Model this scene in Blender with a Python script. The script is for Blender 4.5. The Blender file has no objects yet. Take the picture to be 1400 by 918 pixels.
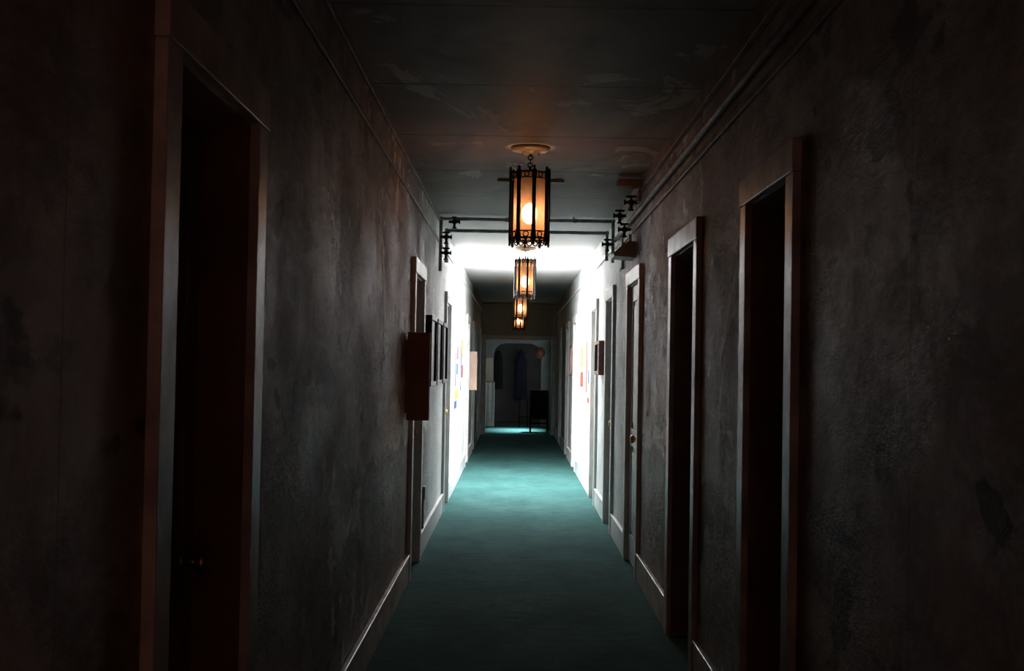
import bpy, bmesh, math, random
from mathutils import Vector, Matrix
random.seed(4)
S=bpy.context.scene
S.view_settings.view_transform='Standard'
S.view_settings.look='None'
S.view_settings.gamma=.87
S.view_settings.exposure=.12
XL,XR,H=-.708,.892,2.80
YB=-1.2
# ------------------------------------------------------------ materials
def newmat(n):
    m=bpy.data.materials.new(n); m.use_nodes=True
    nt=m.node_tree; return m,nt,nt.nodes,nt.links,nt.nodes['Principled BSDF']
def simple(n,col,rough=.5,metal=0,var=.25,scale=6,bump=.0,spec=.5):
    m,nt,N,L,P=newmat(n)
    tc=N.new('ShaderNodeTexCoord'); ns=N.new('ShaderNodeTexNoise'); ns.inputs['Scale'].default_value=scale; ns.inputs['Detail'].default_value=5
    L.new(tc.outputs['Object'],ns.inputs['Vector'])
    r=N.new('ShaderNodeValToRGB'); r.color_ramp.elements[0].position=.3; r.color_ramp.elements[1].position=.7
    r.color_ramp.elements[0].color=[c*(1-var) for c in col]+[1]; r.color_ramp.elements[1].color=[min(1,c*(1+var*.5)) for c in col]+[1]
    L.new(ns.outputs[0],r.inputs[0]); L.new(r.outputs[0],P.inputs['Base Color'])
    P.inputs['Roughness'].default_value=rough; P.inputs['Metallic'].default_value=metal
    P.inputs['Specular IOR Level'].default_value=spec
    if bump:
        b=N.new('ShaderNodeBump'); b.inputs['Strength'].default_value=bump; b.inputs['Distance'].default_value=.01
        L.new(ns.outputs[0],b.inputs['Height']); L.new(b.outputs[0],P.inputs['Normal'])
    return m
def noise(N,L,vec,scale,detail=6,rough=.6,msc=None,dist=0):
    if msc:
        mp=N.new('ShaderNodeMapping'); mp.inputs['Scale'].default_value=msc; L.new(vec,mp.inputs['Vector']); vec=mp.outputs[0]
    ns=N.new('ShaderNodeTexNoise'); ns.inputs['Scale'].default_value=scale; ns.inputs['Detail'].default_value=detail
    ns.inputs['Roughness'].default_value=rough; ns.inputs['Distortion'].default_value=dist
    L.new(vec,ns.inputs['Vector']); return ns.outputs[0]
def rng(N,L,v,a,b,c=0,d=1):
    r=N.new('ShaderNodeMapRange'); r.inputs[1].default_value=a; r.inputs[2].default_value=b; r.inputs[3].default_value=c; r.inputs[4].default_value=d
    L.new(v,r.inputs[0]); return r.outputs[0]
def mth(N,L,op,a,b=None):
    r=N.new('ShaderNodeMath'); r.operation=op
    for i,x in enumerate((a,b)):
        if x is None: continue
        if isinstance(x,(int,float)): r.inputs[i].default_value=x
        else: L.new(x,r.inputs[i])
    return r.outputs[0]
def mix(N,L,f,a,b,mode='MIX'):
    r=N.new('ShaderNodeMix'); r.data_type='RGBA'; r.blend_type=mode
    if isinstance(f,(int,float)): r.inputs[0].default_value=f
    else: L.new(f,r.inputs[0])
    for i,x in ((6,a),(7,b)):
        if isinstance(x,tuple): r.inputs[i].default_value=(*x,1)
        else: L.new(x,r.inputs[i])
    return r.outputs[2]
def wallmat(n,off):
    m,nt,N,L,P=newmat(n)
    tc=N.new('ShaderNodeTexCoord'); mp=N.new('ShaderNodeMapping'); mp.inputs['Location'].default_value=(0,off,0)
    L.new(tc.outputs['Object'],mp.inputs['Vector']); v=mp.outputs[0]
    sx=N.new('ShaderNodeSeparateXYZ'); L.new(tc.outputs['Object'],sx.inputs[0])
    streak=noise(N,L,v,3.0,8,.68,(1,.55,.8),.3)
    big=noise(N,L,v,1.5,7,.65)
    fine=noise(N,L,v,22,6,.7,(1,.5,1))
    med=noise(N,L,v,5.5,8,.75,(1,.45,.9),.3)
    c=mix(N,L,rng(N,L,streak,.40,.60),(.24,.165,.135),(.56,.445,.39))
    c=mix(N,L,rng(N,L,big,.46,.58,0,.6),c,(.31,.215,.18))
    c=mix(N,L,rng(N,L,med,.50,.60,0,.6),c,(.15,.095,.075))
    c=mix(N,L,rng(N,L,fine,.5,.7,0,.4),c,(.62,.54,.49))
    # dark damp spots
    sp=noise(N,L,v,5,4,.5,(1,.45,.8))
    c=mix(N,L,rng(N,L,sp,.62,.65,0,.8),c,(.06,.036,.028))
    # peeled, pale patches
    pt=noise(N,L,v,2.2,10,.74,(1,.55,.7),.5)
    c=mix(N,L,mth(N,L,'MULTIPLY',rng(N,L,pt,.565,.58,0,.9),rng(N,L,sx.outputs[1],3.8,5.0)),c,(.92,.88,.84))
    # tide mark
    z=mth(N,L,'ADD',sx.outputs[2],mth(N,L,'MULTIPLY',noise(N,L,v,2.2,8,.65,(1,.6,1)),.7))
    below=rng(N,L,z,1.34,1.31)
    reg=mth(N,L,'MULTIPLY',rng(N,L,sx.outputs[1],4.6,6.0),below)
    c=mix(N,L,mth(N,L,'MULTIPLY',reg,.72),c,(.15,.085,.06))
    fr=mth(N,L,'MULTIPLY',rng(N,L,z,1.31,1.34),rng(N,L,z,1.85,1.42))
    fr=mth(N,L,'MULTIPLY',fr,rng(N,L,med,.45,.48)); fr=mth(N,L,'MULTIPLY',fr,rng(N,L,sx.outputs[1],4.6,6.4))
    c=mix(N,L,mth(N,L,'MULTIPLY',fr,.85),c,(.88,.84,.80))
    # sheet joints
    jv=mth(N,L,'LESS_THAN',mth(N,L,'ABSOLUTE',mth(N,L,'SUBTRACT',mth(N,L,'FRACT',mth(N,L,'DIVIDE',mth(N,L,'ADD',sx.outputs[1],off*.013),1.22)),.5)),.003)
    # repainted far part
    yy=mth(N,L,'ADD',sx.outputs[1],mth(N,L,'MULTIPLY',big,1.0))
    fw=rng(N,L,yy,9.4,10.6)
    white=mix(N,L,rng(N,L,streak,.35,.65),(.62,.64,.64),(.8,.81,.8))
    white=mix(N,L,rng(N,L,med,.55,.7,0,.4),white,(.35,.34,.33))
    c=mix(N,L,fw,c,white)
    c=mix(N,L,mth(N,L,'MULTIPLY',jv,.4),c,(.06,.045,.04))
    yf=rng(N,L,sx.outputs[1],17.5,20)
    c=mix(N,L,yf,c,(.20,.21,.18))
    L.new(c,P.inputs['Base Color'])
    L.new(rng(N,L,big,.3,.7,.42,.7),P.inputs['Roughness'])
    b=N.new('ShaderNodeBump'); b.inputs['Strength'].default_value=.7; b.inputs['Distance'].default_value=.025
    L.new(mth(N,L,'ADD',mth(N,L,'ADD',med,pt),mth(N,L,'MULTIPLY',fine,.3)),b.inputs['Height']); L.new(b.outputs[0],P.inputs['Normal'])
    return m
M={}
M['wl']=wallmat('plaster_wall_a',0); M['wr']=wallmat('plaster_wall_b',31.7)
def ceilmat():
    m,nt,N,L,P=newmat('ceiling_board')
    tc=N.new('ShaderNodeTexCoord'); v=tc.outputs['Object']
    sx=N.new('ShaderNodeSeparateXYZ'); L.new(v,sx.inputs[0])
    st=noise(N,L,v,1.1,8,.6,(1,.6,1),.8)
    c=mix(N,L,rng(N,L,st,.40,.62),(.30,.18,.135),(.44,.31,.25))
    pl=noise(N,L,v,1.3,8,.62,(1.0,.6,1),1.6)
    c=mix(N,L,rng(N,L,pl,.60,.615,0,.7),c,(.74,.60,.53))
    bl=noise(N,L,v,2.2,8,.7,(1,.6,1),.6)
    c=mix(N,L,rng(N,L,bl,.54,.62,0,.5),c,(.17,.10,.075))
    s1=mth(N,L,'LESS_THAN',mth(N,L,'ABSOLUTE',mth(N,L,'SUBTRACT',mth(N,L,'FRACT',mth(N,L,'DIVIDE',sx.outputs[1],1.22)),.5)),.010)
    c=mix(N,L,mth(N,L,'MULTIPLY',s1,.8),c,(.03,.025,.02))
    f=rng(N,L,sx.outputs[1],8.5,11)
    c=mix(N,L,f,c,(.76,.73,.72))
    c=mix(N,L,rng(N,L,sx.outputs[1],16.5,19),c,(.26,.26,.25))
    L.new(c,P.inputs['Base Color']); P.inputs['Roughness'].default_value=.6
    b=N.new('ShaderNodeBump'); b.inputs['Strength'].default_value=.4; b.inputs['Distance'].default_value=.01
    L.new(mth(N,L,'ADD',mth(N,L,'ADD',pl,bl),mth(N,L,'MULTIPLY',s1,-1.)),b.inputs['Height']); L.new(b.outputs[0],P.inputs['Normal'])
    return m
M['ceil']=ceilmat()
def carpet():
    m,nt,N,L,P=newmat('teal_carpet')
    tc=N.new('ShaderNodeTexCoord'); v=tc.outputs['Object']
    a=noise(N,L,v,1.6,7,.65,(1,.8,1),.5); f=noise(N,L,v,120,3,.6); g=noise(N,L,v,9,6,.7,(.6,1.6,1))
    c=mix(N,L,rng(N,L,a,.35,.65),(.048,.125,.118),(.076,.18,.172))
    c=mix(N,L,rng(N,L,g,.46,.64,0,.6),c,(.031,.080,.076))
    c=mix(N,L,rng(N,L,f,.35,.65,0,.35),c,(.022,.057,.055))
    L.new(c,P.inputs['Base Color']); P.inputs['Roughness'].default_value=.95; P.inputs['Specular IOR Level'].default_value=.08
    b=N.new('ShaderNodeBump'); b.inputs['Strength'].default_value=.5; b.inputs['Distance'].default_value=.006
    L.new(mth(N,L,'ADD',f,g),b.inputs['Height']); L.new(b.outputs[0],P.inputs['Normal'])
    return m
M['carpet']=carpet()
M['trimd']=simple('aged_trim_paint',(.68,.60,.56),.34,var=.45,scale=7,bump=.25)
M['trimb']=simple('moulding_paint',(.34,.235,.19),.5,var=.45,scale=7,bump=.25)
M['trimw']=simple('white_trim_paint',(.70,.70,.69),.4,var=.15,scale=7,bump=.1)
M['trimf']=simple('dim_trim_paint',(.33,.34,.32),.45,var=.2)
M['doord']=simple('dark_door_paint',(.24,.13,.10),.4,var=.35,scale=4)
M['doorw']=simple('white_door_paint',(.66,.63,.58),.4,var=.25,scale=6)
M['brass']=simple('aged_brass',(.65,.42,.18),.3,1,.3,30)
M['iron']=simple('wrought_iron',(.018,.016,.015),.45,.6,.3,30,.2)
M['canopy']=simple('bronze_canopy',(.36,.24,.15),.5,.1,.2,20)
M['pipe']=simple('painted_pipe',(.60,.58,.55),.45,0,.4,14,.15)
M['piped']=simple('painted_conduit',(.28,.20,.165),.6,0,.5,10,.15)
M['valve']=simple('valve_metal',(.07,.055,.05),.4,.7,.4,40)
M['wood']=simple('brown_wood',(.30,.19,.13),.5,0,.4,9,.1)
M['boxd']=simple('dark_sign_board',(.27,.14,.115),.7,0,.15,3)
M['boxl']=simple('tan_sign_board',(.55,.40,.32),.55,0,.15,5)
M['frameb']=simple('black_frame',(.012,.012,.015),.4)
M['print']=simple('dark_print',(.045,.05,.07),.4,0,.6,8)
M['framer']=simple('red_brown_frame',(.26,.09,.06),.4)
M['paper']=simple('poster_paper',(.80,.79,.76),.6,0,.05)
M['blue']=simple('poster_blue',(.03,.08,.20),.5); M['yellow']=simple('poster_yellow',(.42,.26,.05),.5); M['red']=simple('poster_red',(.26,.07,.05),.5)
M['black']=simple('black_paint',(.006,.006,.007),.8,spec=.1)
M['cloth']=simple('patterned_blue_cloth',(.07,.09,.13),.9,0,.8,45)
M['cloth2']=simple('grey_cloth',(.06,.055,.055),.9,0,.5,30)
M['straw']=simple('straw_hat',(.26,.10,.065),.8,0,.4,60)
M['curtain']=simple('pale_curtain_cloth',(.78,.68,.64),.9,0,.1,9)
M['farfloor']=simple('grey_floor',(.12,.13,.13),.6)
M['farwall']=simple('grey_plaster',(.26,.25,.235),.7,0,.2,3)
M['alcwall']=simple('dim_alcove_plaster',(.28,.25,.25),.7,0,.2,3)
M['beige']=simple('beige_enamel',(.40,.36,.30),.45,0,.2,12)
def emis(n,col,s):
    m,nt,N,L,P=newmat(n); P.inputs['Base Color'].default_value=(*col,1)
    P.inputs['Emission Color'].default_value=(*col,1); P.inputs['Emission Strength'].default_value=s; return m
M['skyglass']=emis('frosted_skylight_glass',(.9,.96,1),4)
M['winglass']=emis('frosted_window_glass',(.85,.95,1),1.0)
M['bulb']=emis('lit_bulb',(1,.76,.46),36)
def lampglass():
    m=bpy.data.materials.new('amber_lamp_glass'); m.use_nodes=True; nt=m.node_tree; N=nt.nodes; L=nt.links
    for n in list(N): N.remove(n)
    o=N.new('ShaderNodeOutputMaterial'); t=N.new('ShaderNodeBsdfTranslucent'); t.inputs[0].default_value=(.24,.145,.10,1)
    d=N.new('ShaderNodeBsdfDiffuse'); d.inputs[0].default_value=(.45,.30,.22,1)
    tr=N.new('ShaderNodeBsdfTransparent'); tr.inputs[0].default_value=(.95,.70,.47,1)
    tc=N.new('ShaderNodeTexCoord'); ns=N.new('ShaderNodeTexNoise'); ns.inputs['Scale'].default_value=25; L.new(tc.outputs['Object'],ns.inputs['Vector'])
    mr=N.new('ShaderNodeMapRange'); mr.inputs[3].default_value=.2; mr.inputs[4].default_value=.45; L.new(ns.outputs[0],mr.inputs[0])
    m1=N.new('ShaderNodeMixShader'); m1.inputs[0].default_value=.3; L.new(t.outputs[0],m1.inputs[1]); L.new(d.outputs[0],m1.inputs[2])
    m2=N.new('ShaderNodeMixShader'); L.new(mr.outputs[0],m2.inputs[0]); L.new(m1.outputs[0],m2.inputs[1]); L.new(tr.outputs[0],m2.inputs[2])
    L.new(m2.outputs[0],o.inputs[0]); return m
M['lampglass']=lampglass()
# ------------------------------------------------------------ mesh builder
class B:
    def __init__(s): s.bm=bmesh.new(); s.mats=[]
    def mi(s,k):
        if k not in s.mats: s.mats.append(k)
        return s.mats.index(k)
    def _set(s,geom,k,smooth=False):
        i=s.mi(k); fs=set()
        for v in geom:
            for f in v.link_faces: fs.add(f)
        for f in fs: f.material_index=i; f.smooth=smooth
        return fs
    def box(s,x0,x1,y0,y1,z0,z1,k,bev=0):
        m=Matrix.Translation(((x0+x1)/2,(y0+y1)/2,(z0+z1)/2))@Matrix.Diagonal((abs(x1-x0),abs(y1-y0),abs(z1-z0),1))
        g=bmesh.ops.create_cube(s.bm,size=1,matrix=m)['verts']; s._set(g,k)
        if bev:
            es=list({e for v in g for e in v.link_edges})
            r=bmesh.ops.bevel(s.bm,geom=es,offset=bev,segments=2,affect='EDGES',profile=.5)
            i=s.mi(k)
            for f in r['faces']: f.material_index=i
    def cyl(s,p0,p1,r,k,r2=None,seg=16,caps=True):
        p0=Vector(p0);p1=Vector(p1);d=p1-p0
        q=Vector((0,0,1)).rotation_difference(d.normalized()).to_matrix().to_4x4()
        g=bmesh.ops.create_cone(s.bm,cap_ends=caps,segments=seg,radius1=r,radius2=r if r2 is None else r2,depth=d.length,matrix=Matrix.Translation((p0+p1)/2)@q)['verts']
        for f in s._set(g,k,True):
            if len(f.verts)>4: f.smooth=False
    def sph(s,c,r,k,sc=(1,1,1),seg=20):
        g=bmesh.ops.create_uvsphere(s.bm,u_segments=seg,v_segments=seg//2,radius=r,matrix=Matrix.Translation(c)@Matrix.Diagonal((*sc,1)))['verts']; s._set(g,k,True)
    def tor(s,c,R,r,k,axis=(0,0,1),seg=24,sg=8,sc=(1,1,1)):
        q=Vector((0,0,1)).rotation_difference(Vector(axis).normalized()).to_matrix()
        vs=[]
        for i in range(seg):
            a=2*math.pi*i/seg; row=[]
            for j in range(sg):
                b=2*math.pi*j/sg
                p=Vector(((R+r*math.cos(b))*math.cos(a)*sc[0],(R+r*math.cos(b))*math.sin(a)*sc[1],r*math.sin(b)))
                row.append(s.bm.verts.new(Vector(c)+q@p))
            vs.append(row)
        i0=s.mi(k)
        for i in range(seg):
            for j in range(sg):
                f=s.bm.faces.new((vs[i][j],vs[(i+1)%seg][j],vs[(i+1)%seg][(j+1)%sg],vs[i][(j+1)%sg])); f.material_index=i0; f.smooth=True
    def lathe(s,c,prof,k,seg=32,axis=(0,0,1)):
        q=Vector((0,0,1)).rotation_difference(Vector(axis).normalized()).to_matrix(); i0=s.mi(k); rows=[]
        for r,z in prof:
            rows.append([s.bm.verts.new(Vector(c)+q@Vector((r*math.cos(2*math.pi*i/seg),r*math.sin(2*math.pi*i/seg),z))) for i in range(seg)])
        for a,b in zip(rows,rows[1:]):
            for i in range(seg):
                f=s.bm.faces.new((a[i],a[(i+1)%seg],b[(i+1)%seg],b[i])); f.material_index=i0; f.smooth=True
    def poly(s,pts,k,th=None):
        vs=[s.bm.verts.new(p) for p in pts]; f=s.bm.faces.new(vs); f.material_index=s.mi(k)
        if th:
            r=bmesh.ops.extrude_face_region(s.bm,geom=[f])
            nv=[e for e in r['geom'] if isinstance(e,bmesh.types.BMVert)]
            bmesh.ops.translate(s.bm,verts=nv,vec=th)
            for e in nv:
                for ff in e.link_faces: ff.material_index=s.mi(k)
    def done(s,name,parent=None,loc=None):
        bmesh.ops.recalc_face_normals(s.bm,faces=s.bm.faces[:])
        me=bpy.data.meshes.new(name); s.bm.to_mesh(me); s.bm.free()
        for k in s.mats: me.materials.append(M[k])
        o=bpy.data.objects.new(name,me); S.collection.objects.link(o)
        if parent: o.parent=parent
        if loc: o.location=loc
        return o
def empty(n,loc=(0,0,0)):
    e=bpy.data.objects.new(n,None); e.empty_display_size=.1; e.location=loc; S.collection.objects.link(e); return e
# ------------------------------------------------------------ shell
PORT=25.0; END=28.6
CW=.105
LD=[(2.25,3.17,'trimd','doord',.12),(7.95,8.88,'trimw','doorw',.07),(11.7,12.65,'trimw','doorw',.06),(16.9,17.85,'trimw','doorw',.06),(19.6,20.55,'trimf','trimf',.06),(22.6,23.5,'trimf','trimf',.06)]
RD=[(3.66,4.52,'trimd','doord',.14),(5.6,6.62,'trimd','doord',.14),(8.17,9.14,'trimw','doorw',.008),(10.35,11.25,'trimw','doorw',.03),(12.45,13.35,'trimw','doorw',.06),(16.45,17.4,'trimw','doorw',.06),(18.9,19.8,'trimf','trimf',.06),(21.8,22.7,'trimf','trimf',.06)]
OT=2.11; TT=2.21
TH=.16
def wall(name,side,doors,k,y1):
    b=B(); x0,x1=(XL-TH,XL) if side<0 else (XR,XR+TH)
    y=YB
    for d in doors:
        o0,o1=d[0]+CW-.01,d[1]-CW+.01
        b.box(x0,x1,y,o0,0,H,k); b.box(x0,x1,o0,o1,OT+.01,H,k); y=o1
    b.box(x0,x1,y,y1,0,H,k)
    b.done(name)
wall('wall_left',-1,LD,'wl',END)
b=B(); y=YB
for d in RD:
    o0,o1=d[0]+CW-.01,d[1]-CW+.01
    b.box(XR,XR+TH,y,o0,0,H,'wr'); b.box(XR,XR+TH,o0,o1,OT+.01,H,'wr'); y=o1
b.box(XR,XR+TH,y,25.5,0,H,'wr'); b.box(XR,XR+TH,25.5,28.2,0,.75,'wr'); b.box(XR,XR+TH,25.5,28.2,2.1,H,'wr'); b.box(XR,XR+TH,28.2,END,0,H,'wr')
b.done('wall_right')
b=B(); b.box(XL-TH,XR+TH,YB,END+.02,-.1,0,'carpet'); b.done('floor')
SK=(XL+.05,XR-.05,13.5,15.5)
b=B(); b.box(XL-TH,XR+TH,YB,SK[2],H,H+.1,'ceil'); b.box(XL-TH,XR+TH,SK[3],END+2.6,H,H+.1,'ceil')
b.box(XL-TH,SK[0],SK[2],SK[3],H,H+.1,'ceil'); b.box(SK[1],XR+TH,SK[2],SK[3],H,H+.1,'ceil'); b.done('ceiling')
b=B(); z0,z1=H+.1,H+.40
b.box(SK[0]-.05,SK[0],SK[2],SK[3],z0,z1,'trimw'); b.box(SK[1],SK[1]+.05,SK[2],SK[3],z0,z1,'trimw')
b.box(SK[0]-.05,SK[1]+.05,SK[2]-.05,SK[2],z0,z1,'trimw'); b.box(SK[0]-.05,SK[1]+.05,SK[3],SK[3]+.05,z0,z1,'trimw')
b.box(SK[0]-.05,SK[1]+.05,SK[2]-.05,SK[3]+.05,z1,z1+.02,'skyglass')
for i in (1,2): 
    yy=SK[2]+(SK[3]-SK[2])*i/3; b.box(SK[0],SK[1],yy-.015,yy+.015,z1-.05,z1,'trimw')
b.done('window_1')
tn=[0]
def door(i,side,d):
    y0,y1,kt,kd,rec=d; xs=XL if side<0 else XR; s=1 if side<0 else -1
    b=B(); p=.028
    def bx(a,c,*r,**kw): b.box(min(xs+s*a,xs+s*c),max(xs+s*a,xs+s*c),*r,**kw)
    bx(0,p,y0,y0+CW,0,TT-CW,kt,bev=.004); bx(0,p,y1-CW,y1,0,TT-CW,kt,bev=.004)
    bx(0,p+.004,y0-.006,y1+.006,TT-CW,TT,kt,bev=.004)
    bx(-TH,.004,y0+CW-.01,y0+CW+.008,0,OT,kt); bx(-TH,.004,y1-CW-.008,y1-CW+.01,0,OT,kt if kt!='trimd' else kd); bx(-TH,.004,y0+CW,y1-CW,OT-.012,OT+.01,kt)
    tn[0]+=1; b.done('trim_%d'%tn[0])
    b=B(); a0,a1=y0+CW+.01,y1-CW-.01
    bx(-rec-.03,-rec-.012,a0,a1,.01,OT-.015,kd)
    st=.10
    for (u0,u1,w0,w1) in ((a0,a0+st,.01,OT-.015),(a1-st,a1,.01,OT-.015),(a0+st,a1-st,.01,.22),(a0+st,a1-st,.88,1.02),(a0+st,a1-st,OT-.13,OT-.015),((a0+a1)/2-.05,(a0+a1)/2+.05,.22,.88)):
        bx(-rec-.02,-rec,u0,u1,w0,w1,kd,bev=.003)
    for (u0,u1,w0,w1) in ((a0+st+.04,a1-st-.04,1.06,OT-.17),(a0+st+.03,(a0+a1)/2-.08,.26,.84),((a0+a1)/2+.08,a1-st-.03,.26,.84)):
        bx(-rec-.02,-rec-.004,u0,u1,w0,w1,kd,bev=.004)
    ky=a0+.06 if side>0 else a1-.06
    if i==0 and side<0: ky=a1-.09
    x=xs-s*rec
    b.cyl((x-s*.002,ky,.97),(x+s*.006,ky,.97),.03,'brass',seg=20)
    b.cyl((x,ky,.97),(x+s*.045,ky,.97),.011,'brass',seg=12)
    b.lathe((x+s*.03,ky,.97),[(.001,0),(.02,.004),(.029,.014),(.03,.024),(.022,.034),(.001,.038)],'brass',20,(s,0,0))
    b.done('door_%d'%(i+1 if side<0 else i+1+len(LD)))
for i,d in enumerate(LD): door(i,-1,d)
for i,d in enumerate(RD): door(i,1,d)
def base(name,side,doors,yend):
    b=B(); y=YB; xs=XL if side<0 else XR; s=1 if side<0 else -1
    for d in list(doors)+[(yend,None)]:
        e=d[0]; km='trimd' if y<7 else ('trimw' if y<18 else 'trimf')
        if e-y>.05:
            b.box(min(xs,xs+s*.02),max(xs,xs+s*.02),y,e,0,.17,km,bev=.003)
            b.box(min(xs,xs+s*.026),max(xs,xs+s*.026),y,e,.17,.19,km,bev=.004)
        y=d[1]
    b.done(name)
base('baseboard_left',-1,LD,PORT); base('baseboard_right',1,RD,PORT)
def rail(name,side,z,h,p,k,y0,y1):
    b=B(); xs=XL if side<0 else XR; s=1 if side<0 else -1
    b.box(min(xs,xs+s*p),max(xs,xs+s*p),y0,y1,z,z+h,k,bev=.004); b.done(name)
tn[0]+=1; rail('trim_%d'%tn[0],-1,2.585,.025,.015,'trimb',YB,10.6)
tn[0]+=1; rail('trim_%d'%tn[0],-1,2.60,.03,.018,'trimw',10.62,PORT)
tn[0]+=1; rail('trim_%d'%tn[0],1,2.50,.03,.016,'trimb',YB,10.6)
tn[0]+=1; rail('trim_%d'%tn[0],1,2.55,.03,.018,'trimw',10.62,PORT)
tn[0]+=1; rail('trim_%d'%tn[0],-1,2.775,.025,.015,'trimb',YB,10.6)
tn[0]+=1; rail('trim_%d'%tn[0],1,2.72,.08,.03,'trimb',YB,9.9)
b=B(); kx='wl'
b.box(XL,-.60,PORT,PORT+.14,0,H,kx); b.box(.80,XR,PORT,PORT+.14,0,H,kx); b.box(-.60,.80,PORT,PORT+.14,2.03,H,kx); b.done('wall_partition')
b=B(); b.box(XL,-.60,PORT-.02,PORT,0,2.03,'trimf',bev=.004); b.box(.80,XR,PORT-.02,PORT,0,2.03,'trimf',bev=.004); b.box(XL,XR,PORT-.025,PORT,2.03,2.12,'trimf',bev=.004)
tn[0]+=1; b.done('trim_%d'%tn[0])
b=B(); a0,a1,zt=-.50,.66,2.02; r=.30
pts=[(XL,0),(a0,0),(a0,zt-r)]
pts+=[(a0+r-r*math.cos(t),zt-r+r*math.sin(t)) for t in [math.pi/2*i/8 for i in range(1,9)]]
pts+=[(a1-r+r*math.sin(t),zt-r+r*math.cos(t)) for t in [math.pi/2*i/8 for i in range(0,9)]]
pts+=[(a1,0),(XR,0),(XR,H),(XL,H)]
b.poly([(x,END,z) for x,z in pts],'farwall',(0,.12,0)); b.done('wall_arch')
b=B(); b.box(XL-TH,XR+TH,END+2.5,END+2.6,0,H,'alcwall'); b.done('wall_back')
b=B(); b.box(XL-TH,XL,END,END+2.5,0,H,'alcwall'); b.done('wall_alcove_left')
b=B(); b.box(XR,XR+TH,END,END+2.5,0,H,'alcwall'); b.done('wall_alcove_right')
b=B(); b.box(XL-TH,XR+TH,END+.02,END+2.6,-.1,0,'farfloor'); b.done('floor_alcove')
b=B()
for (y0,y1,z0,z1) in ((25.5,28.2,.75,.80),(25.5,28.2,2.05,2.1),(25.5,25.55,.8,2.05),(28.15,28.2,.8,2.05),(26.83,26.87,.8,2.05)): b.box(XR+.03,XR+.09,y0,y1,z0,z1,'trimf')
b.box(XR+.09,XR+.1,25.5,28.2,.75,2.1,'winglass'); b.done('window_2')
# ------------------------------------------------------------ lanterns
def lantern(loc,power,zoff=0):
    x,y=loc; e=empty('pendant_lantern',(x,y,H))
    b=B()
    b.lathe((0,0,0),[(.001,0),(.118,0),(.12,-.008),(.112,-.02),(.085,-.026),(.05,-.03),(.045,-.04),(.001,-.042)],'canopy',40)
    b.done('canopy',e)
    b=B(); zt=-.125+zoff
    n=3
    for i in range(n):
        zc=-.05-(i+.5)*(abs(zt)-.055)/n
        b.tor((0,0,zc),.014,.0035,'iron',axis=(1,0,0) if i%2 else (0,1,0),seg=16,sg=6)
    b.cyl((0,0,-.042),(0,0,-.055),.006,'iron')
    b.cyl((-.05,0,-.035),(-.05,0,-.052),.006,'brass'); b.cyl((.05,0,-.035),(.05,0,-.052),.006,'brass')
    b.cyl((0,0,zt+.01),(0,0,zt-.03),.008,'iron')
    b.done('chain',e)
    b=B(); R=.115; top=zt-.035; bot=zt-.43
    b.tor((0,0,top),R-.008,.006,'iron',seg=40); b.tor((0,0,top-.035),R-.008,.004,'iron',seg=40)
    b.tor((0,0,bot),R-.008,.006,'iron',seg=40); b.tor((0,0,bot+.04),R-.008,.004,'iron',seg=40)
    for k in range(4):
        a=math.pi*k/4+.2; c,s_=math.cos(a),math.sin(a)
        b.cyl((-R*c,-R*s_,top),(R*c,R*s_,top),.004,'iron',seg=8)
    for k in range(8):
        a=2*math.pi*k/8+.2; c,s_=math.cos(a),math.sin(a); t=Vector((-s_,c,0)); nrm=Vector((c,s_,0))
        prof=[(0,.036),(.010,.028),(.005,.016),(.015,.006),(.015,-.022),(.011,-.05)]
        up=[(w,top+z) for w,z in prof]; dn=[(.011,bot+.05),(.015,bot+.022),(.015,bot-.012),(.005,bot-.022),(.010,bot-.034),(0,bot-.048)]
        pr=up+dn; right=[nrm*R+t*w+Vector((0,0,z)) for w,z in pr]; left=[nrm*R-t*w+Vector((0,0,z)) for w,z in pr[1:-1]][::-1]
        b.poly([tuple(p) for p in right+left],'iron',tuple(nrm*.01))
        a2=a+math.pi/8; n2=Vector((math.cos(a2),math.sin(a2),0)); t2=Vector((-math.sin(a2),math.cos(a2),0))
        zc=bot-.002
        b.tor(tuple(n2*R*.96+t2*.018+Vector((0,0,zc-.014))),.015,.0035,'iron',axis=n2,seg=14,sg=6)
        b.tor(tuple(n2*R*.96-t2*.018+Vector((0,0,zc-.014))),.015,.0035,'iron',axis=n2,seg=14,sg=6)
        b.tor(tuple(n2*R*.96+Vector((0,0,bot+.02))),.016,.0035,'iron',axis=n2,seg=14,sg=6)
        b.tor(tuple(n2*R*.96+Vector((0,0,top-.017))),.014,.0035,'iron',axis=n2,seg=14,sg=6)
    b.done('iron_cage',e)
    b=B(); b.lathe((0,0,0),[(.096,top-.002),(.096,bot+.004)],'lampglass',40); b.done('glass_shade',e)
    b=B(); zb=(top+bot)/2-.045; b.sph((0,0,zb),.046,'bulb',(1,1,1.35)); b.cyl((0,0,zb+.055),(0,0,zb+.09),.017,'brass'); b.cyl((0,0,zb+.09),(0,0,top),.005,'iron'); b.done('bulb',e)
    l=bpy.data.lights.new('lamp_light','POINT'); l.energy=power; l.color=(1,.47,.21); l.shadow_soft_size=.052
    o=bpy.data.objects.new('lamp_light',l); S.collection.objects.link(o); o.parent=e; o.location=(0,0,zb-.015)
lantern((.076,7.05),15); lantern((.105,13.05),5,.02); lantern((.09,18.7),5); lantern((.085,24.0),3.5)
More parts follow.
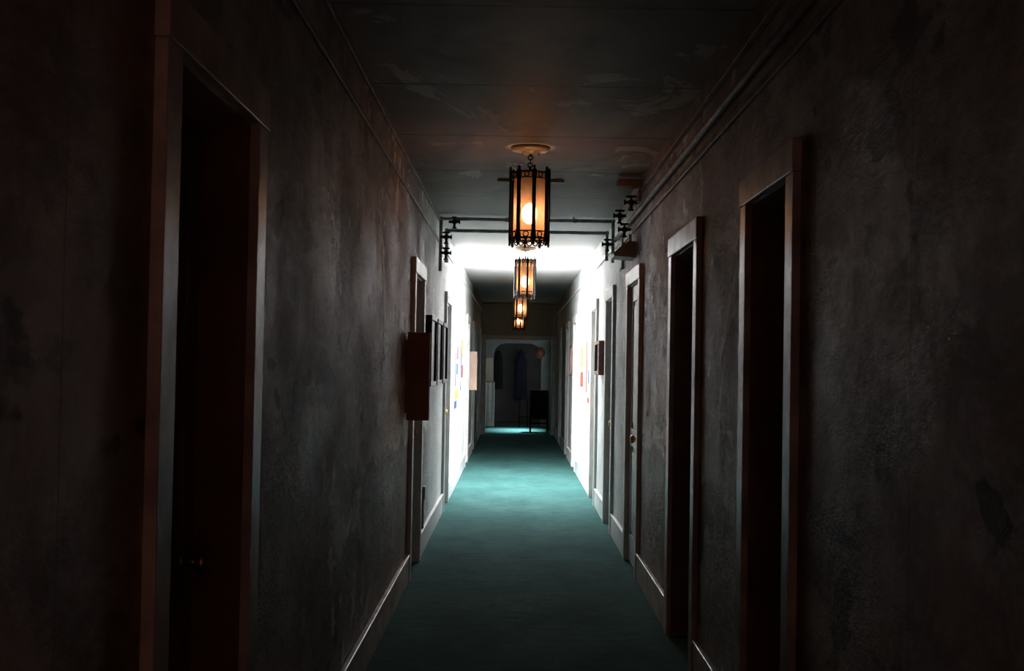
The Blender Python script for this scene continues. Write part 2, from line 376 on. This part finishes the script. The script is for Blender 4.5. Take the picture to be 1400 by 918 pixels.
# ------------------------------------------------------------ wall-mounted things
def board(y,xp,z0,z1,k):
    b=B(); b.box(XL+.012,XL+xp,y,y+.06,z0,z1,k,bev=.003)
    b.box(XL,XL+.012,y-.015,y+.075,z0+.05,z1-.05,k,bev=.002)
    b.box(XL+.012,XL+.03,y-.004,y+.064,z0+.002,z1-.002,k)
    b.done('projecting_sign_board')
board(7.62,.157,1.11,1.685,'boxd'); board(18.1,.135,1.085,1.685,'boxl'); board(28.1,.2,1.09,1.65,'boxl')
def picture(side,y0,y1,z0,z1,kf,kp,p=.03):
    xs=XL if side<0 else XR; s=1 if side<0 else -1; b=B(); w=.035
    def bx(a,c,*r,**kw): b.box(min(xs+s*a,xs+s*c),max(xs+s*a,xs+s*c),*r,**kw)
    bx(.001,p*.6,y0+w/2,y1-w/2,z0+w/2,z1-w/2,kp)
    bx(.001,p,y0,y1,z1-w,z1,kf,bev=.003); bx(.001,p,y0,y1,z0,z0+w,kf,bev=.003); bx(.001,p,y0,y0+w,z0+w,z1-w,kf,bev=.003); bx(.001,p,y1-w,y1,z0+w,z1-w,kf,bev=.003)
    b.done('framed_picture')
for y0,y1 in ((9.30,9.95),(10.08,10.75),(10.9,11.55)): picture(-1,y0,y1,1.30,1.87,'frameb','print',.05)
picture(1,11.55,12.15,1.40,1.74,'framer','print',.06)
def poster(side,y0,y1,z0,z1,blocks):
    xs=XL if side<0 else XR; s=1 if side<0 else -1; b=B()
    def sb(p,q,*r): b.box(min(xs+s*p,xs+s*q),max(xs+s*p,xs+s*q),*r)
    sb(.002,.006,y0,y1,z0,z1,'paper')
    for (a,c,d,e,k) in blocks:
        yy0=y0+(y1-y0)*a; yy1=y0+(y1-y0)*c; w0=z0+(z1-z0)*d; w1=z0+(z1-z0)*e
        sb(.006,.009,yy0,yy1,w0,w1,k)
    b.done('poster')
poster(-1,13.9,14.8,.95,1.85,[(.0,.6,0,.10,'blue'),(.05,.6,.12,.24,'yellow'),(.05,.3,.3,.75,'blue'),(.4,.9,.45,.6,'blue'),(.4,.9,.66,.85,'red'),(.65,.95,.1,.35,'yellow')])
poster(-1,15.2,16.1,1.05,1.9,[(.1,.4,.1,.9,'blue'),(.5,.9,.3,.5,'red'),(.5,.9,.6,.9,'yellow')])
poster(1,13.7,14.5,1.05,1.83,[(.02,.5,.0,.08,'red'),(.55,.9,.15,.95,'red'),(.1,.4,.3,.5,'blue')])
poster(1,14.9,15.7,1.15,1.8,[(.1,.9,.1,.4,'red'),(.2,.8,.5,.9,'yellow')])
picture(1,17.6,18.3,1.33,1.80,'framer','paper')
# ------------------------------------------------------------ pipes
def valve(loc,side,r=.03,b=None):
    x,y,z=loc; s=side; own=b is None
    if own: b=B()
    b.cyl((x,y,z),(x+s*.09,y,z),.012,'valve'); b.sph((x+s*.05,y,z),.024,'valve',seg=14)
    b.cyl((x+s*.05,y,z),(x+s*.05,y,z-.06),.011,'valve'); b.cyl((x+s*.05,y,z-.05),(x+s*.05,y,z-.06),.02,'valve')
    b.cyl((x+s*.05,y,z),(x+s*.05,y,z+.04),.006,'valve'); b.tor((x+s*.05,y,z+.04),r,.006,'valve',seg=18)
    b.cyl((x+s*.05-r,y,z+.04),(x+s*.05+r,y,z+.04),.004,'valve'); b.cyl((x+s*.05,y-r,z+.04),(x+s*.05,y+r,z+.04),.004,'valve')
    b.cyl((x+s*.09,y,z),(x+s*.10,y,z),.02,'valve')
    if own: b.done('pipe_valve')
def pipe(pts,r,k,name,extra=None):
    b=B()
    for p,q in zip(pts,pts[1:]): b.cyl(p,q,r,k,seg=14)
    for p in pts[1:-1]: b.sph(p,r*1.35,k,seg=14)
    if extra: extra(b)
    return b.done(name)
YP=10.3
def cp(b):
    for x in (-.1,.5):
        for z in (2.765,): b.cyl((x,YP,z),(x+.03,YP,z),.02,'pipe')
    b.cyl((.5,YP,2.765),(.5,YP,2.8),.006,'pipe')
    valve((XL+.04,YP-.02,2.60),1,b=b); valve((XL+.04,YP-.02,2.46),1,b=b); valve((XL+.11,YP-.02,2.735),1,.02,b=b); valve((XR-.04,YP-.02,2.56),-1,b=b)
pipe([(XL+.04,YP,2.3),(XL+.04,YP,2.765),(XR-.04,YP,2.765),(XR-.04,YP,2.4)],.015,'pipe','overhead_pipe',cp)
pipe([(XL+.09,YP+.04,2.38),(XL+.09,YP+.04,2.665),(XR-.09,YP+.04,2.665),(XR-.09,YP+.04,2.42)],.015,'pipe','overhead_pipe')
pipe([(XR-.02,YB,2.60),(XR-.02,YP,2.60)],.018,'piped','wall_pipe')
valve((XR-.04,9.1,2.66),-1,.035); valve((XR-.02,8.9,2.53),-1,.03)
valve((XR-.04,8.2,2.64),-1,.035)
b=B(); b.box(XR-.20,XR-.031,8.0,8.12,2.725,2.775,'wood',bev=.004); b.box(XR-.06,XR-.04,8.0,8.1,2.62,2.725,'wood',bev=.003); b.done('wood_bracket')
b=B(); y0,y1=8.7,9.0
b.poly([(XR,y0,2.42),(XR-.06,y0,2.42),(XR-.17,y0,2.33),(XR-.16,y0,2.31),(XR,y0,2.30)],'beige',(0,y1-y0,0))
b.cyl((XR-.03,8.85,2.42),(XR-.03,8.85,2.49),.012,'beige'); b.done('emergency_light')
pipe([(XR-.015,9.6,2.58),(XR-.015,9.6,2.30),(XR-.015,9.9,2.30)],.012,'pipe','conduit_pipe')
b=B(); b.box(-.14,.33,8.25,8.33,2.78,2.80,'wood',bev=.004); b.done('ceiling_batten')
b=B(); b.cyl((XL+.012,9.2,.19),(XL+.012,9.2,.42),.009,'pipe'); b.box(XL,XL+.03,9.16,9.24,.42,.52,'beige',bev=.004); b.done('outlet_box')
# ------------------------------------------------------------ end room contents
e=empty('dining_chair',(.57,25.85,0))
b=B()
for sx in (-.19,.19):
    b.box(sx-.017,sx+.017,-.02,.02,0,.93,'black',bev=.003); b.box(sx-.017,sx+.017,.38,.42,0,.46,'black',bev=.003)
    b.box(sx-.01,sx+.01,.02,.38,.18,.21,'black')
b.box(-.19,.19,.39,.41,.18,.21,'black'); b.done('legs',e)
b=B(); b.box(-.21,.21,-.02,.43,.42,.49,'black',bev=.01); b.done('seat',e)
b=B(); b.box(-.175,.175,-.012,.012,.30,.92,'black',bev=.008); b.box(-.2,.2,-.018,.018,.88,.95,'black',bev=.008); b.done('back',e)
e=empty('side_table',(.24,28.1,0))
b=B(); b.cyl((0,0,.68),(0,0,.70),.2,'black',seg=32); b.done('top',e)
b=B()
for k in range(4):
    a=math.pi/4+k*math.pi/2; b.cyl((.14*math.cos(a),.14*math.sin(a),0),(.12*math.cos(a),.12*math.sin(a),.68),.01,'black')
b.tor((0,0,.25),.13,.007,'black'); b.done('legs',e)
def garment(x,y,zt,zb,w,k,name):
    b=B(); n=24; rows=[]
    for j in range(13):
        t=j/12; z=zt+(zb-zt)*t; ww=w*(.28+.72*min(1,t*5))*(1-.12*math.sin(t*2.5)); row=[]
        for i in range(n):
            a=2*math.pi*i/n; rr=1+.13*math.sin(a*5+t*2)*t
            row.append(b.bm.verts.new((x+ww/2*math.cos(a)*rr,y+.07*math.sin(a)*rr,z)))
        rows.append(row)
    i0=b.mi(k)
    for a,c in zip(rows,rows[1:]):
        for i in range(n):
            f=b.bm.faces.new((a[i],a[(i+1)%n],c[(i+1)%n],c[i])); f.material_index=i0; f.smooth=True
    f=b.bm.faces.new(rows[0]); f.material_index=i0
    b.tor((x,y,zt+.03),.03,.004,'iron',axis=(0,1,0)); b.cyl((x-w*.4,y,zt-.06),(x,y,zt),.006,'iron'); b.cyl((x+w*.4,y,zt-.06),(x,y,zt),.006,'iron')
    b.cyl((x,y,zt+.05),(x,END+2.5,zt+.06),.006,'iron')
    b.done(name)
garment(.18,END+2.3,1.86,.60,.34,'cloth','hanging_robe'); garment(-.42,END+2.3,1.86,.85,.26,'cloth2','hanging_coat')
b=B(); b.lathe((.62,END-.002,1.80),[(.001,.11),(.07,.10),(.085,.03),(.13,.015),(.135,0)],'straw',30,(0,-1,0)); b.done('straw_hat')
b=B()
n=20
rows=[]
for z in (0.02,1.08):
    rows.append([b.bm.verts.new((XL+.02+.23*i/n,27.9+.03*math.sin(i*1.9),z)) for i in range(n+1)])
for i in range(n):
    f=b.bm.faces.new((rows[0][i],rows[0][i+1],rows[1][i+1],rows[1][i])); f.material_index=b.mi('curtain'); f.smooth=True
b.cyl((XL,27.9,1.08),(XL+.25,27.9,1.08),.01,'iron'); b.done('pale_curtain')
# ------------------------------------------------------------ lights
def area(n,loc,rot,sx,sy,p,col,spread=180):
    l=bpy.data.lights.new(n,'AREA'); l.shape='RECTANGLE'; l.size=sx; l.size_y=sy; l.energy=p; l.color=col; l.spread=math.radians(spread)
    o=bpy.data.objects.new(n,l); S.collection.objects.link(o); o.location=loc; o.rotation_euler=rot; return o
area('skylight_daylight',((SK[0]+SK[1])/2,(SK[2]+SK[3])/2,H+.33),(0,0,0),SK[1]-SK[0]-.05,SK[3]-SK[2]-.05,300,(.98,.975,1))
area('window_daylight',(XR+.02,26.85,1.45),(0,math.radians(90),0),1.2,2.4,5,(.86,.95,1))
area('window_sunbeam',(XR-.02,26.7,1.75),(0,math.radians(24),0),.15,1.6,34,(.80,.95,1),45)
area('alcove_fill',(XR-.02,END+1.3,1.5),(0,math.radians(90),0),1.0,1.4,1.5,(.95,.95,1))  # added fill, lifts the alcove behind the chair; this wall has no window
w=bpy.data.worlds.new('world'); S.world=w; w.use_nodes=True
w.node_tree.nodes['Background'].inputs[0].default_value=(1,.46,.34,1); w.node_tree.nodes['Background'].inputs[1].default_value=.25
# ------------------------------------------------------------ camera
cd=bpy.data.cameras.new('camera'); cam=bpy.data.objects.new('camera',cd); S.collection.objects.link(cam); S.camera=cam
cd.sensor_width=36; cd.lens=36*1600/1400; cd.clip_start=.05; cd.clip_end=200
th=math.radians(1.0)
fc=Vector((3,-41,-1600)).normalized(); up=Vector((math.sin(th),math.cos(th),0)); up=(up-fc*up.dot(fc)).normalized(); rc=fc.cross(up)
R=Matrix((rc,fc,up)).to_4x4()
cam.matrix_world=Matrix.Translation((0,0,1.479))@R
